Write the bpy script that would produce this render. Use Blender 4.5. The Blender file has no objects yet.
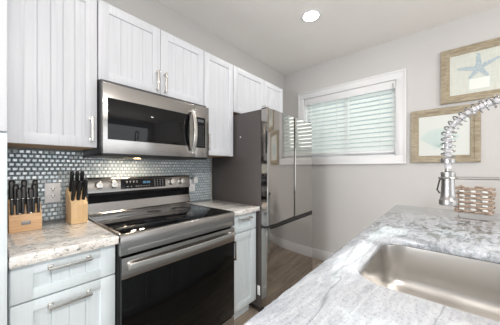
import bpy, bmesh, math, random
from mathutils import Vector, Matrix
random.seed(7)
scn = bpy.context.scene
COL = scn.collection
PI = math.pi

# ------------------------------------------------------------------ camera
# x runs along the stove wall towards the window wall, y towards the stove wall
EYE = 1.237
cd = bpy.data.cameras.new('camera')
cam = bpy.data.objects.new('camera', cd); COL.objects.link(cam)
cd.sensor_width = 36.0
cd.lens = 222.0 / 500.0 * 36.0
cd.shift_y = (168.0 - 162.5) / 500.0
cd.clip_start = 0.02
cam.location = (0, 0, EYE)
cam.rotation_euler = (math.radians(90), 0, math.radians(41 - 90))
scn.camera = cam

# ------------------------------------------------------------------ view, world, light
scn.view_settings.view_transform = 'Standard'
scn.view_settings.look = 'None'
scn.view_settings.exposure = 0.12
scn.view_settings.gamma = 1.0
scn.view_settings.use_curve_mapping = False
w = bpy.data.worlds.new('world'); scn.world = w; w.use_nodes = True
wn = w.node_tree
bg = wn.nodes['Background']
bg.inputs['Color'].default_value = (0.86, 0.95, 1.0, 1)
bg.inputs['Strength'].default_value = 0.5

def area(name, loc, rot, sx, sy, power, color, spread=None, shape='RECTANGLE'):
    ld = bpy.data.lights.new(name, 'AREA'); ld.shape = shape
    ld.size = sx; ld.size_y = sy; ld.energy = power; ld.color = color
    if spread: ld.spread = spread
    o = bpy.data.objects.new(name, ld); COL.objects.link(o)
    o.location = loc; o.rotation_euler = rot
    return o
# daylight through unseen openings behind the camera, plus added uplights and an aisle fill
area('daylight_rear', (0.4, -3.30, 1.05), (PI/2, 0, 0), 4.0, 1.6, 42, (0.96, 0.98, 1.0))
area('fill_uplight_left', (-1.2, -0.3, 1.3), (PI, 0, 0), 1.0, 1.6, 1, (1.0, 0.98, 0.95))  # second added uplight, lifts the ceiling; no fixture here
area('daylight_left', (-2.30, -1.0, 1.1), (PI/2, 0, -PI/2), 2.6, 1.5, 5, (0.96, 0.98, 1.0))
area('daylight_window', (3.6, 0.93, 2.1), (0, math.radians(75), 0), 1.1, 1.3, 15, (1.0, 1.0, 1.0))
area('fill_uplight', (0.9, -1.7, 1.5), (PI, 0, 0), 1.6, 1.2, 21, (1.0, 0.98, 0.95))  # added upward fill to brighten the ceiling, not a lamp of the room
area('aisle', (-2.1, 0.85, 1.2), (PI/2, 0, -PI/2), 1.2, 1.6, 66, (0.97, 0.98, 1.0))  # added fill along the aisle; the wall behind it is closed
CANS = [(1.93, 0.926), (0.45, 0.80), (1.93, -1.3), (0.1, -1.3)]
CAN_W = [3, 1, 2, 60]

# ------------------------------------------------------------------ mesh helpers
def newbm(): return bmesh.new()

def _merge(dst, src):
    me = bpy.data.meshes.new('t'); src.to_mesh(me); src.free(); dst.from_mesh(me); bpy.data.meshes.remove(me)

def box(bm, x0, x1, y0, y1, z0, z1, bev=0.0, seg=2, M=None):
    b = bmesh.new()
    bmesh.ops.create_cube(b, size=1.0)
    for v in b.verts:
        v.co = Vector(((x0+x1)/2 + v.co.x*(x1-x0), (y0+y1)/2 + v.co.y*(y1-y0), (z0+z1)/2 + v.co.z*(z1-z0)))
    if bev > 0:
        bmesh.ops.bevel(b, geom=list(b.edges), offset=bev, segments=seg, profile=0.5, affect='EDGES')
    if M is not None: b.transform(M)
    _merge(bm, b)

def tube(bm, pts, r, n=12, cap=True, radii=None, closed=False):
    pts = [Vector(p) for p in pts]
    N = len(pts); rings = []
    prev = None
    for i, p in enumerate(pts):
        if closed: t = pts[(i+1) % N] - pts[i-1]
        else: t = pts[min(i+1, N-1)] - pts[max(i-1, 0)]
        t.normalize()
        if prev is None:
            a = Vector((0, 0, 1)) if abs(t.z) < 0.9 else Vector((1, 0, 0))
            u = t.cross(a).normalized()
        else:
            u = (prev - t * prev.dot(t)).normalized()
        prev = u
        v = t.cross(u)
        rr = radii[i] if radii else r
        rings.append([bm.verts.new(p + (u*math.cos(2*PI*k/n) + v*math.sin(2*PI*k/n))*rr) for k in range(n)])
    M = N if closed else N-1
    for i in range(M):
        A, B = rings[i], rings[(i+1) % N]
        for k in range(n):
            bm.faces.new((A[k], A[(k+1) % n], B[(k+1) % n], B[k]))
    if cap and not closed:
        bm.faces.new(rings[0][::-1]); bm.faces.new(rings[-1])

def lathe(bm, prof, origin=(0, 0, 0), axis='z', n=28):
    """prof: list of (r, h); axis z, -y (towards the room) or x"""
    b = bmesh.new(); rings = []
    for r, h in prof:
        if r < 1e-6: rings.append([b.verts.new((0, 0, h))])
        else: rings.append([b.verts.new((r*math.cos(2*PI*k/n), r*math.sin(2*PI*k/n), h)) for k in range(n)])
    for A, B in zip(rings, rings[1:]):
        for k in range(n):
            k2 = (k+1) % n
            if len(A) == 1 and len(B) == 1: continue
            if len(A) == 1: b.faces.new((A[0], B[k2], B[k]))
            elif len(B) == 1: b.faces.new((A[k], A[k2], B[0]))
            else: b.faces.new((A[k], A[k2], B[k2], B[k]))
    bmesh.ops.recalc_face_normals(b, faces=list(b.faces))
    if axis == '-y': b.transform(Matrix.Rotation(PI/2, 4, 'X'))
    if axis == '-x': b.transform(Matrix.Rotation(-PI/2, 4, 'Y'))
    b.transform(Matrix.Translation(Vector(origin)))
    _merge(bm, b)

def prism(bm, poly, a0, a1, axis='x', bev=0.0):
    """extrude a polygon: axis x -> poly in (y,z); axis z -> poly in (x,y); axis y -> poly in (x,z)"""
    def P(p, a):
        if axis == 'x': return (a, p[0], p[1])
        if axis == 'y': return (p[0], a, p[1])
        return (p[0], p[1], a)
    b = bmesh.new()
    A = [b.verts.new(P(p, a0)) for p in poly]; B = [b.verts.new(P(p, a1)) for p in poly]
    n = len(poly)
    for i in range(n): b.faces.new((A[i], A[(i+1) % n], B[(i+1) % n], B[i]))
    b.faces.new(A[::-1]); b.faces.new(B)
    bmesh.ops.recalc_face_normals(b, faces=list(b.faces))
    if bev > 0:
        bmesh.ops.bevel(b, geom=[e for e in b.edges if e.is_manifold and e.calc_face_angle() > 0.5], offset=bev, segments=2, profile=0.5, affect='EDGES')
    _merge(bm, b)

def obj(name, bm, mats, parent=None, local=False, angle=35, recalc=True):
    """one mesh object; vertices are given in world coordinates unless local"""
    if recalc: bmesh.ops.recalc_face_normals(bm, faces=list(bm.faces))
    me = bpy.data.meshes.new(name)
    root = parent
    off = Vector((0, 0, 0))
    while root is not None and not local:
        off += root.location; root = root.parent
    if off.length > 0: bmesh.ops.translate(bm, verts=list(bm.verts), vec=-off)
    bm.to_mesh(me); bm.free()
    for p in me.polygons: p.use_smooth = True
    me.set_sharp_from_angle(angle=math.radians(angle))
    for m in (mats if isinstance(mats, (list, tuple)) else [mats]): me.materials.append(m)
    o = bpy.data.objects.new(name, me); COL.objects.link(o)
    if parent is not None: o.parent = parent
    return o

def tag(o, label, cat, group=None, kind=None):
    o['label'] = label; o['category'] = cat
    if group: o['group'] = group
    if kind: o['kind'] = kind
    return o

def thing(name, label, cat, loc=(0, 0, 0), rz=0, group=None):
    o = bpy.data.objects.new(name, None); COL.objects.link(o)
    o.empty_display_size = 0.05
    o.location = loc; o.rotation_euler = (0, 0, rz)
    return tag(o, label, cat, group)

def struct(name, bm, mats, parent=None, angle=35):
    o = obj(name, bm, mats, parent, angle=angle)
    if parent is None: o['kind'] = 'structure'
    return o

def copy_tree(o, parent=None):
    c = o.copy(); COL.objects.link(c)
    if parent is not None: c.parent = parent
    for ch in list(o.children): copy_tree(ch, c)
    return c

# ------------------------------------------------------------------ materials
def mat(name, color, rough=0.5, metal=0.0, coat=0.0, spec=0.5, aniso=0.0, emit=None, estr=0.0):
    m = bpy.data.materials.new(name); m.use_nodes = True
    b = m.node_tree.nodes['Principled BSDF']
    b.inputs['Base Color'].default_value = (*color, 1)
    b.inputs['Roughness'].default_value = rough
    b.inputs['Metallic'].default_value = metal
    b.inputs['Specular IOR Level'].default_value = spec
    b.inputs['Coat Weight'].default_value = coat
    b.inputs['Coat Roughness'].default_value = 0.05
    b.inputs['Anisotropic'].default_value = aniso
    if emit: b.inputs['Emission Color'].default_value = (*emit, 1); b.inputs['Emission Strength'].default_value = estr
    return m

def srgb(r, g, b):
    f = lambda c: (c/255/12.92) if c <= 10 else ((c/255+0.055)/1.055)**2.4
    return (f(r), f(g), f(b))

class NT:
    def __init__(s, m): s.t = m.node_tree; s.b = s.t.nodes['Principled BSDF']
    def n(s, typ, **kw):
        x = s.t.nodes.new(typ)
        for k, v in kw.items():
            if k in x.inputs.keys(): x.inputs[k].default_value = v
            else: setattr(x, k, v)
        return x
    def l(s, a, b): s.t.links.new(a, b)
    def coords(s, scale=(1, 1, 1), rot=(0, 0, 0), loc=(0, 0, 0)):
        tc = s.n('ShaderNodeNewGeometry'); mp = s.n('ShaderNodeMapping')
        mp.inputs['Scale'].default_value = scale; mp.inputs['Rotation'].default_value = rot; mp.inputs['Location'].default_value = loc
        s.l(tc.outputs['Position'], mp.inputs['Vector']); return mp.outputs['Vector']
    def noise(s, vec, scale, detail=4, rough=0.5, dist=0.0):
        x = s.n('ShaderNodeTexNoise'); x.inputs['Scale'].default_value = scale; x.inputs['Detail'].default_value = detail
        x.inputs['Roughness'].default_value = rough; x.inputs['Distortion'].default_value = dist
        s.l(vec, x.inputs['Vector']); return x.outputs['Fac']
    def ramp(s, fac, stops, interp='LINEAR'):
        r = s.n('ShaderNodeValToRGB'); r.color_ramp.interpolation = interp
        e = r.color_ramp.elements
        while len(e) < len(stops): e.new(0.5)
        for i, (p, c) in enumerate(stops): e[i].position = p; e[i].color = (*c, 1) if len(c) == 3 else c
        s.l(fac, r.inputs['Fac']); return r.outputs['Color']
    def mix(s, fac, a, b, mode='MIX'):
        x = s.n('ShaderNodeMix'); x.data_type = 'RGBA'; x.blend_type = mode
        for sock, v in ((x.inputs[0], fac), (x.inputs[6], a), (x.inputs[7], b)):
            if isinstance(v, (int, float)): sock.default_value = v
            elif isinstance(v, tuple): sock.default_value = (*v, 1) if len(v) == 3 else v
            else: s.l(v, sock)
        return x.outputs[2]
    def bump(s, h, strength=0.1, dist=0.01):
        x = s.n('ShaderNodeBump'); x.inputs['Strength'].default_value = strength; x.inputs['Distance'].default_value = dist
        s.l(h, x.inputs['Height']); s.l(x.outputs['Normal'], s.b.inputs['Normal'])

def wall_mat(name, c, bs=0.08):
    m = mat(name, c, 0.85, spec=0.3); t = NT(m); v = t.coords()
    n1 = t.noise(v, 180, 3); t.bump(n1, bs, 0.002)
    n2 = t.noise(v, 1.3, 3)
    t.l(t.mix(0.06, c, t.ramp(n2, [(0.3, (0.25, 0.25, 0.25)), (0.7, (1, 1, 1))]), 'MULTIPLY'), t.b.inputs['Base Color'])
    return m
M_wall = wall_mat('wall_paint', srgb(204, 202, 200))
M_wallw = wall_mat('wall_paint_warm', srgb(204, 202, 200))
M_ceil = wall_mat('ceiling_paint', srgb(236, 233, 229), 0.15)
M_trim = mat('white_gloss_trim', srgb(226, 226, 227), 0.35)

def painted_wood(name, c, dark):
    m = mat(name, c, 0.38); t = NT(m); v = t.coords(scale=(90, 90, 2.2))
    n = t.noise(v, 1.0, 4, 0.6, 0.3)
    t.l(t.ramp(n, [(0.30, dark), (0.52, c), (1.0, c)]), t.b.inputs['Base Color'])
    t.bump(n, 0.06, 0.001)
    return m
M_white = painted_wood('white_painted_wood', srgb(216, 218, 223), srgb(207, 209, 215))
M_sage = painted_wood('pale_sage_painted_wood', srgb(217, 226, 231), srgb(211, 221, 226))
M_inner = mat('raw_cabinet_edge', srgb(176, 146, 112), 0.6)

def brushed(name, c, rough, axis=0, strength=0.05, var=0.12):
    m = mat(name, c, rough, 1.0); t = NT(m)
    sc = [400, 400, 400]; sc[axis] = 3
    v = t.coords(scale=tuple(sc)); n = t.noise(v, 1.0, 3, 0.6)
    t.bump(n, strength, 0.0005)
    r = t.n('ShaderNodeMapRange'); r.inputs['To Min'].default_value = rough*(1-var*2); r.inputs['To Max'].default_value = rough*(1+var*2)
    t.l(n, r.inputs['Value']); t.l(r.outputs['Result'], t.b.inputs['Roughness'])
    return m
M_steel = brushed('brushed_stainless', (0.385, 0.372, 0.36), 0.22, 0)
M_steel_v = brushed('brushed_stainless_vertical', (0.58, 0.57, 0.55), 0.24, 2)
M_sink = brushed('satin_sink_steel', (0.66, 0.64, 0.615), 0.29, 1, 0.002, 0.02)
M_fridge = brushed('dark_stainless', (0.44, 0.42, 0.40), 0.07, 2, 0.004)
M_nickel = mat('satin_nickel', (0.40, 0.39, 0.38), 0.30, 1.0)
M_pull = mat('satin_nickel_pull', (0.68, 0.66, 0.63), 0.27, 1.0)
M_hose = mat('grey_hose', srgb(185, 183, 186), 0.4)
M_badge = mat('dull_metal_badge', (0.35, 0.34, 0.33), 0.5, 1.0)
M_chrome = mat('chrome', (0.5, 0.5, 0.5), 0.14, 1.0)
M_side = mat('charcoal_fridge_side', srgb(78, 73, 72), 0.42, spec=0.4)
t_ = NT(M_side); t_.bump(t_.noise(t_.coords(), 420, 2), 0.25, 0.001)
M_black = mat('black_plastic', (0.012, 0.012, 0.013), 0.38)
M_gap = mat('dark_rubber', (0.02, 0.02, 0.02), 0.7)
M_bglass = mat('black_glass', (0.004, 0.004, 0.005), 0.05, spec=0.3)
M_bglass2 = mat('black_oven_glass', (0.003, 0.003, 0.003), 0.05, spec=0.2)
M_mark = mat('grey_print', (0.35, 0.37, 0.40), 0.5)
M_dig = mat('lit_clock_digits', (0.1, 0.3, 0.5), 0.5, emit=(0.35, 0.65, 1.0), estr=0.12)
M_ring = mat('burner_ring_print', (0.05, 0.05, 0.055), 0.2)
M_plate = mat('white_plastic', srgb(238, 238, 240), 0.35)
M_slot = mat('outlet_slot_dark', (0.03, 0.03, 0.03), 0.6)
M_lens = mat('lamp_lens', (1, 1, 1), 0.4, emit=(1, 0.97, 0.93), estr=12)
M_warm = mat('hood_lamp_lens', (1, 0.9, 0.7), 0.4, emit=(1, 0.62, 0.28), estr=30)
M_blade = mat('steel_bolster', (0.6, 0.6, 0.6), 0.2, 1.0)
M_blind = mat('blind_slat_white', srgb(246, 248, 246), 0.45)
_b = NT(M_blind); _tl = _b.n('ShaderNodeBsdfTranslucent'); _tl.inputs['Color'].default_value = (0.85, 0.9, 0.88, 1)
_mx = _b.n('ShaderNodeMixShader'); _mx.inputs[0].default_value = 0.3
_b.l(_b.b.outputs[0], _mx.inputs[1]); _b.l(_tl.outputs[0], _mx.inputs[2]); _b.l(_mx.outputs[0], _b.t.nodes['Material Output'].inputs['Surface'])
M_cordw = mat('white_cord', srgb(230, 230, 228), 0.8)

def blockwood(name, a, b, sc=(14, 14, 120)):
    m = mat(name, a, 0.45); t = NT(m); v = t.coords(scale=sc)
    n = t.noise(v, 1.0, 4, 0.55, 0.6)
    t.l(t.ramp(n, [(0.3, b), (0.65, a)]), t.b.inputs['Base Color']); return m
M_block = blockwood('honey_wood', srgb(234, 196, 154), srgb(212, 166, 122), (10, 10, 140))
M_block2 = blockwood('pale_beech', srgb(238, 206, 160), srgb(224, 186, 138), (60, 60, 5))
M_fwood = blockwood('weathered_frame_wood', srgb(172, 160, 136), srgb(132, 118, 96), (60, 16, 90))
M_twig = blockwood('driftwood', srgb(196, 176, 160), srgb(108, 84, 68), (30, 30, 90))

# tiles
M_tile = mat('glass_tile', srgb(146, 164, 172), 0.12, 0.0, 0.4, 0.9)
t = NT(M_tile)
gi = t.n('ShaderNodeNewGeometry')
t.l(t.ramp(gi.outputs['Random Per Island'], [(0.0, srgb(178, 194, 201)), (0.5, srgb(206, 219, 225)), (1.0, srgb(234, 240, 243))]), t.b.inputs['Base Color'])
t.b.inputs['Metallic'].default_value = 0.15
M_grout = mat('grey_grout', srgb(136, 144, 150), 0.8)

# granite
def granite(name, base, grey, dark, white, rot, warm=None, far=None, vein=0.5, warpamt=0.10):
    m = mat(name, base, 0.07, spec=0.5, coat=0.25); t = NT(m)
    g = t.coords()
    warp = t.n('ShaderNodeTexNoise'); warp.inputs['Scale'].default_value = 3.0; warp.inputs['Detail'].default_value = 4; t.l(g, warp.inputs['Vector'])
    sub = t.n('ShaderNodeVectorMath'); sub.operation = 'SUBTRACT'; t.l(warp.outputs['Color'], sub.inputs[0]); sub.inputs[1].default_value = (0.5, 0.5, 0.5)
    add = t.n('ShaderNodeVectorMath'); add.operation = 'MULTIPLY_ADD'
    t.l(sub.outputs[0], add.inputs[0]); add.inputs[1].default_value = (warpamt,)*3; t.l(g, add.inputs[2])
    if far:     # the slab is wavier and greener towards its far end
        sep = t.n('ShaderNodeSeparateXYZ'); t.l(g, sep.inputs[0])
        fx = t.n('ShaderNodeMapRange'); fx.inputs['From Min'].default_value = 1.0; fx.inputs['From Max'].default_value = 1.5; t.l(sep.outputs['X'], fx.inputs['Value'])
        am = t.n('ShaderNodeMapRange'); am.inputs['From Min'].default_value = 0.8; am.inputs['From Max'].default_value = 1.7
        am.inputs['To Min'].default_value = warpamt; am.inputs['To Max'].default_value = warpamt*4; t.l(sep.outputs['X'], am.inputs['Value']); t.l(am.outputs['Result'], add.inputs[1])
    def vec(sx, sy):
        mp = t.n('ShaderNodeMapping'); mp.inputs['Rotation'].default_value = (0, 0, rot); mp.inputs['Scale'].default_value = (sx, sy, sy*0.7)
        mp2 = t.n('ShaderNodeMapping'); mp2.inputs['Rotation'].default_value = (0, 0, rot); mp.inputs['Rotation'].default_value = (0, 0, 0)
        t.l(add.outputs[0], mp2.inputs['Vector']); t.l(mp2.outputs['Vector'], mp.inputs['Vector']); return mp.outputs['Vector']
    col = t.ramp(t.noise(vec(1.6, 9), 1.0, 5, 0.6), [(0.34, grey), (0.47, base), (0.60, base), (0.72, white)])
    fine = t.ramp(t.noise(vec(14, 85), 1.0, 6, 0.7), [(0.34, grey), (0.47, base), (0.62, white)])
    col = t.mix(0.42, col, fine)
    def lines(n, p, wd): return t.ramp(n, [(p-wd, (0, 0, 0)), (p, (1, 1, 1)), (p+wd, (0, 0, 0))])
    n1 = t.noise(vec(1.2, 7.5), 1.0, 3, 0.45)
    col = t.mix(t.mix(vein, (0, 0, 0), lines(n1, 0.46, 0.012)), col, dark)
    col = t.mix(t.mix(vein*0.6, (0, 0, 0), lines(n1, 0.40, 0.02)), col, grey)
    n2 = t.noise(vec(0.9, 6), 1.4, 2, 0.4)
    col = t.mix(t.mix(0.8, (0, 0, 0), lines(n2, 0.54, 0.008)), col, white)
    col = t.mix(t.mix(0.6, (0, 0, 0), lines(n2, 0.43, 0.006)), col, white)
    if far:
        nf = t.noise(vec(9, 22), 1.0, 7, 0.72, 0.6)
        fc = t.ramp(nf, [(0.36, dark), (0.44, far), (0.50, grey), (0.56, base), (0.63, far), (0.8, grey)])
        q = t.n('ShaderNodeMath'); q.operation = 'MULTIPLY'; q.inputs[1].default_value = 0.88; t.l(fx.outputs['Result'], q.inputs[0])
        col = t.mix(q.outputs[0], col, fc)
    if warm:
        nw = t.noise(vec(3, 14), 1.0, 5, 0.6)
        col = t.mix(t.ramp(nw, [(0.52, (0, 0, 0)), (0.66, (0.5, 0.5, 0.5))]), col, warm)
        nd = t.noise(vec(35, 60), 1.0, 6, 0.8, 0.2)
        col = t.mix(t.ramp(nd, [(0.55, (0, 0, 0)), (0.62, (0.85, 0.85, 0.85))]), col, dark)
    sp = t.noise(g, 330, 3, 0.75)
    col = t.mix(0.42, col, t.ramp(sp, [(0.36, (0.35, 0.37, 0.40)), (0.48, (1, 1, 1)), (1.0, (1, 1, 1))]), 'MULTIPLY')
    sp2 = t.noise(g, 120, 5, 0.75)
    col = t.mix(0.40, col, t.ramp(sp2, [(0.36, (0.40, 0.42, 0.44)), (0.47, (1, 1, 1)), (1.0, (1, 1, 1))]), 'MULTIPLY')
    t.l(col, t.b.inputs['Base Color'])
    return m
M_gran = granite('island_granite', srgb(196, 200, 208), srgb(164, 170, 180), srgb(88, 98, 100), srgb(226, 230, 235), math.radians(6), None, srgb(88, 97, 91), 0.5, 0.06)
M_gran2 = granite('wall_counter_granite', srgb(236, 234, 230), srgb(196, 192, 188), srgb(70, 66, 66), srgb(250, 249, 246), math.radians(14), srgb(226, 214, 204), None, 0.4, 0.08)

# floor planks
M_floor = mat('grey_oak_planks', srgb(128, 112, 98), 0.42)
t = NT(M_floor)
br = t.n('ShaderNodeTexBrick'); br.offset = 0.37
br.inputs['Scale'].default_value = 1.0; br.inputs['Brick Width'].default_value = 1.2; br.inputs['Row Height'].default_value = 0.15
br.inputs['Mortar Size'].default_value = 0.0015; br.inputs['Color1'].default_value = (0.35, 0.35, 0.35, 1); br.inputs['Color2'].default_value = (0.75, 0.75, 0.75, 1)
br.inputs['Mortar'].default_value = (0.03, 0.03, 0.03, 1)
t.l(t.coords(), br.inputs['Vector'])
gr = t.noise(t.coords(scale=(2.5, 40, 1)), 1.0, 6, 0.65, 0.5)
c1 = t.ramp(gr, [(0.3, srgb(118, 104, 92)), (0.5, srgb(164, 149, 134)), (0.72, srgb(196, 183, 168))])
t.l(t.mix(0.55, c1, br.outputs['Color'], 'OVERLAY'), t.b.inputs['Base Color'])

# art
def art_mat(name, a, b):
    m = mat(name, a, 0.6); t = NT(m)
    n1 = t.noise(t.coords(scale=(1, 8, 260)), 1.0, 2); n2 = t.noise(t.coords(scale=(1, 260, 8)), 1.0, 2)
    n = t.mix(0.5, n1, n2)
    t.l(t.ramp(n, [(0.35, b), (0.6, a)]), t.b.inputs['Base Color']); return m
M_paper = art_mat('linen_print_paper', srgb(212, 214, 206), srgb(194, 197, 187))
M_paper2 = mat('white_print_paper', srgb(214, 217, 212), 0.6)
M_star = mat('blue_grey_print_ink', srgb(158, 178, 188), 0.6)
t = NT(M_star); t.l(t.ramp(t.noise(t.coords(), 150, 3, 0.7), [(0.35, srgb(140, 158, 168)), (0.6, srgb(190, 201, 205))]), t.b.inputs['Base Color'])
M_shell = mat('pale_aqua_print_ink', srgb(200, 213, 209), 0.6)
M_shell2 = mat('aqua_line_print_ink', srgb(180, 197, 195), 0.6)

# ------------------------------------------------------------------ room shell
CEIL = 2.65; WX = 2.89; WY = 1.826; LX = -2.2; RY = -3.2
b = newbm(); box(b, LX-0.1, WX+0.12, RY-0.1, WY+0.1, -0.08, 0); struct('floor', b, M_floor)
b = newbm(); box(b, LX-0.1, WX+0.12, RY-0.1, WY+0.1, CEIL, CEIL+0.08); struct('ceiling', b, M_ceil)
b = newbm(); box(b, LX-0.1, WX+0.12, WY, WY+0.1, 0, CEIL); struct('wall_back', b, M_wallw)
# window wall with its opening
OY0, OY1, OZ0, OZ1 = 0.385, 1.482, 1.375, 2.205
b = newbm()
box(b, WX, WX+0.12, RY-0.1, OY0, 0, CEIL); box(b, WX, WX+0.12, OY1, WY, 0, CEIL)
box(b, WX, WX+0.12, OY0, OY1, 0, OZ0); box(b, WX, WX+0.12, OY0, OY1, OZ1, CEIL)
struct('wall_right', b, M_wall)
b = newbm()
box(b, LX-0.1, LX, RY, -2.4, 0, CEIL); box(b, LX-0.1, LX, 0.4, WY, 0, CEIL)
box(b, LX-0.1, LX, -2.4, 0.4, 0, 0.3); box(b, LX-0.1, LX, -2.4, 0.4, 2.4, CEIL)
struct('wall_left', b, M_wall)
b = newbm()
box(b, LX-0.1, -1.7, RY-0.1, RY, 0, CEIL); box(b, 2.5, WX, RY-0.1, RY, 0, CEIL)
box(b, -1.7, 2.5, RY-0.1, RY, 0, 0.25); box(b, -1.7, 2.5, RY-0.1, RY, 2.45, CEIL)
struct('wall_rear', b, M_wall)
b = newbm(); box(b, WX-0.014, WX, RY, WY, 0, 0.13, 0.004); struct('baseboard_right', b, M_trim)

# window: casing, jamb, sashes, glass
b = newbm()
CW = 0.092; x0, x1 = WX-0.022, WX+0.002
box(b, x0, x1, OY0-CW, OY1+CW, OZ1, OZ1+CW, 0.003); box(b, x0, x1, OY0-CW, OY1+CW, OZ0-CW, OZ0, 0.003)
box(b, x0, x1, OY0-CW, OY0, OZ0, OZ1, 0.003); box(b, x0, x1, OY1, OY1+CW, OZ0, OZ1, 0.003)
o1 = 0.02
for (ya, yb, za, zb) in ((OY0-CW, OY1+CW, OZ1+CW-o1, OZ1+CW), (OY0-CW, OY1+CW, OZ0-CW, OZ0-CW+o1), (OY0-CW, OY0-CW+o1, OZ0-CW+o1, OZ1+CW-o1), (OY1+CW-o1, OY1+CW, OZ0-CW+o1, OZ1+CW-o1)):
    box(b, x0-0.008, x0+0.002, ya, yb, za, zb, 0.002)
win = struct('window_1', b, M_trim)
b = newbm(); jt = 0.012
box(b, WX, WX+0.12, OY0, OY0+jt, OZ0, OZ1); box(b, WX, WX+0.12, OY1-jt, OY1, OZ0, OZ1)
box(b, WX, WX+0.12, OY0, OY1, OZ0, OZ0+jt); box(b, WX, WX+0.12, OY0, OY1, OZ1-jt, OZ1)
obj('jamb', b, M_trim, win)
b = newbm(); s = 0.04; ym = (OY0+OY1)/2
for ya, yb in ((OY0+jt, ym+0.02), (ym-0.02, OY1-jt)):
    xo = WX+0.075 if ya < ym-0.1 else WX+0.095
    za, zb = OZ0+jt, OZ1-jt
    box(b, xo, xo+0.02, ya, yb, za, za+s, 0.002); box(b, xo, xo+0.02, ya, yb, zb-s, zb, 0.002)
    box(b, xo, xo+0.02, ya, ya+s, za+s, zb-s, 0.002); box(b, xo, xo+0.02, yb-s, yb, za+s, zb-s, 0.002)
obj('sash', b, M_trim, win)
M_glass = bpy.data.materials.new('window_glass'); M_glass.use_nodes = True
nt = M_glass.node_tree; nt.nodes.clear()
o_ = nt.nodes.new('ShaderNodeOutputMaterial'); mx = nt.nodes.new('ShaderNodeMixShader'); mx.inputs[0].default_value = 0.08
tr = nt.nodes.new('ShaderNodeBsdfTransparent'); gl = nt.nodes.new('ShaderNodeBsdfGlossy'); gl.inputs['Roughness'].default_value = 0.02
tr.inputs['Color'].default_value = (0.95, 0.98, 0.97, 1)
nt.links.new(tr.outputs[0], mx.inputs[1]); nt.links.new(gl.outputs[0], mx.inputs[2]); nt.links.new(mx.outputs[0], o_.inputs[0])
b = newbm(); box(b, WX+0.104, WX+0.108, OY0+jt, OY1-jt, OZ0+jt, OZ1-jt); obj('pane', b, M_glass, win)

# blind
bl = thing('window_blind', 'white slatted horizontal blind lowered inside the window frame', 'blind', (WX+0.035, ym, OZ0+jt))
b = newbm(); box(b, WX-0.012, WX-0.002, OY0+0.006, OY1-0.006, 2.115, 2.20, 0.002)
box(b, WX-0.003, WX+0.05, OY0+0.02, OY1-0.02, 2.15, 2.19); obj('valance', b, M_trim, bl)
b = newbm(); zt, zb_ = 2.112, 1.475; ns = 13
for i in range(ns):
    z = zt - 0.01 - i*(zt-zb_)/(ns-1)
    a = math.radians(48)
    prof = []
    for k in range(7):
        u = -0.031 + 0.062*k/6; h = 0.004*(1-(u/0.031)**2)
        prof.append((u, h))
    pts = [(WX+0.036 + (u*math.cos(a) + h*math.sin(a)), z + (u*math.sin(a)*1.0 - h*math.cos(a)*-1)) for u, h in prof]
    pts2 = [(x + 0.0022*math.sin(a), y + 0.0022) for x, y in pts]
    prism(b, pts + pts2[::-1], OY0+0.018, OY1-0.018, 'y')
obj('slats', b, M_blind, bl)
b = newbm(); box(b, WX+0.006, WX+0.062, OY0+0.018, OY1-0.018, OZ0+jt+0.022, OZ0+jt+0.05, 0.004); obj('bottom_rail', b, M_trim, bl)
for yy in (OY0+0.16, ym, OY1-0.16):
    b = newbm()
    for xx in (WX+0.008, WX+0.064): tube(b, [(xx, yy, 2.15), (xx, yy, OZ0+jt+0.03)], 0.0012, 6)
    obj('ladder_cord', b, M_cordw, bl)
b = newbm(); tube(b, [(WX-0.016, OY0+0.03, 2.17), (WX-0.018, OY0+0.028, 2.12)], 0.004, 8); obj('tilter', b, M_nickel, bl)
b = newbm(); tube(b, [(WX-0.004, ym+0.1, 2.12), (WX-0.004, ym+0.1, 1.62)], 0.0035, 8); obj('tilt_wand', b, M_cordw, bl)

# ------------------------------------------------------------------ recessed lights
for i, (x, y) in enumerate(CANS):
    lb = ['round recessed ceiling light nearest the window wall, over the aisle', 'recessed ceiling light above the range',
          'recessed ceiling light behind the sink counter, window side', 'recessed ceiling light behind the sink counter, pantry side'][i]
    r = thing('recessed_light', lb, 'ceiling light', (x, y, CEIL), 0, 'recessed ceiling lights')
    b = newbm(); lathe(b, [(0.070, 0.0), (0.070, -0.004), (0.082, -0.007), (0.094, -0.003), (0.095, 0.0)], (x, y, CEIL), n=40); obj('trim_ring', b, M_trim, r)
    b = newbm(); lathe(b, [(0, -0.003), (0.0705, -0.003), (0.0705, 0.0), (0, 0.0)], (x, y, CEIL), n=40); obj('lens', b, M_lens, r)
    area('can_lamp', (x, y, CEIL-0.012), (0, 0, 0), 0.11, 0.11, CAN_W[i], (1, 0.95, 0.89), shape='DISK')

# ------------------------------------------------------------------ cabinets
def bar_pull(parent, p, length, vertical, m=M_pull, out=0.032):
    """flat bar pull; p is its centre on the door face (facing -y)"""
    x, y, z = p; b = newbm(); h = length/2
    if vertical:
        pts = [(x, y-out+0.004, z-h), (x, y-out, z-h*0.6), (x, y-out-0.002, z), (x, y-out, z+h*0.6), (x, y-out+0.004, z+h)]
        box(b, x-0.0065, x+0.0065, y-out-0.004, y-out+0.005, z-h-0.008, z+h+0.008, 0.0025)
        for s in (-1, 1):
            box(b, x-0.0065, x+0.0065, y-out, y+0.0, z+s*h-0.0065, z+s*h+0.0065, 0.002)
            box(b, x-0.009, x+0.009, y-0.004, y, z+s*h-0.009, z+s*h+0.009, 0.0015)
    else:
        box(b, x-h-0.008, x+h+0.008, y-out-0.004, y-out+0.005, z-0.0065, z+0.0065, 0.0025)
        for s in (-1, 1):
            box(b, x+s*h-0.0065, x+s*h+0.0065, y-out, y, z-0.0065, z+0.0065, 0.002)
            box(b, x+s*h-0.009, x+s*h+0.009, y-0.004, y, z-0.009, z+0.009, 0.0015)
    return obj('handle', b, m, parent)

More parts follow.
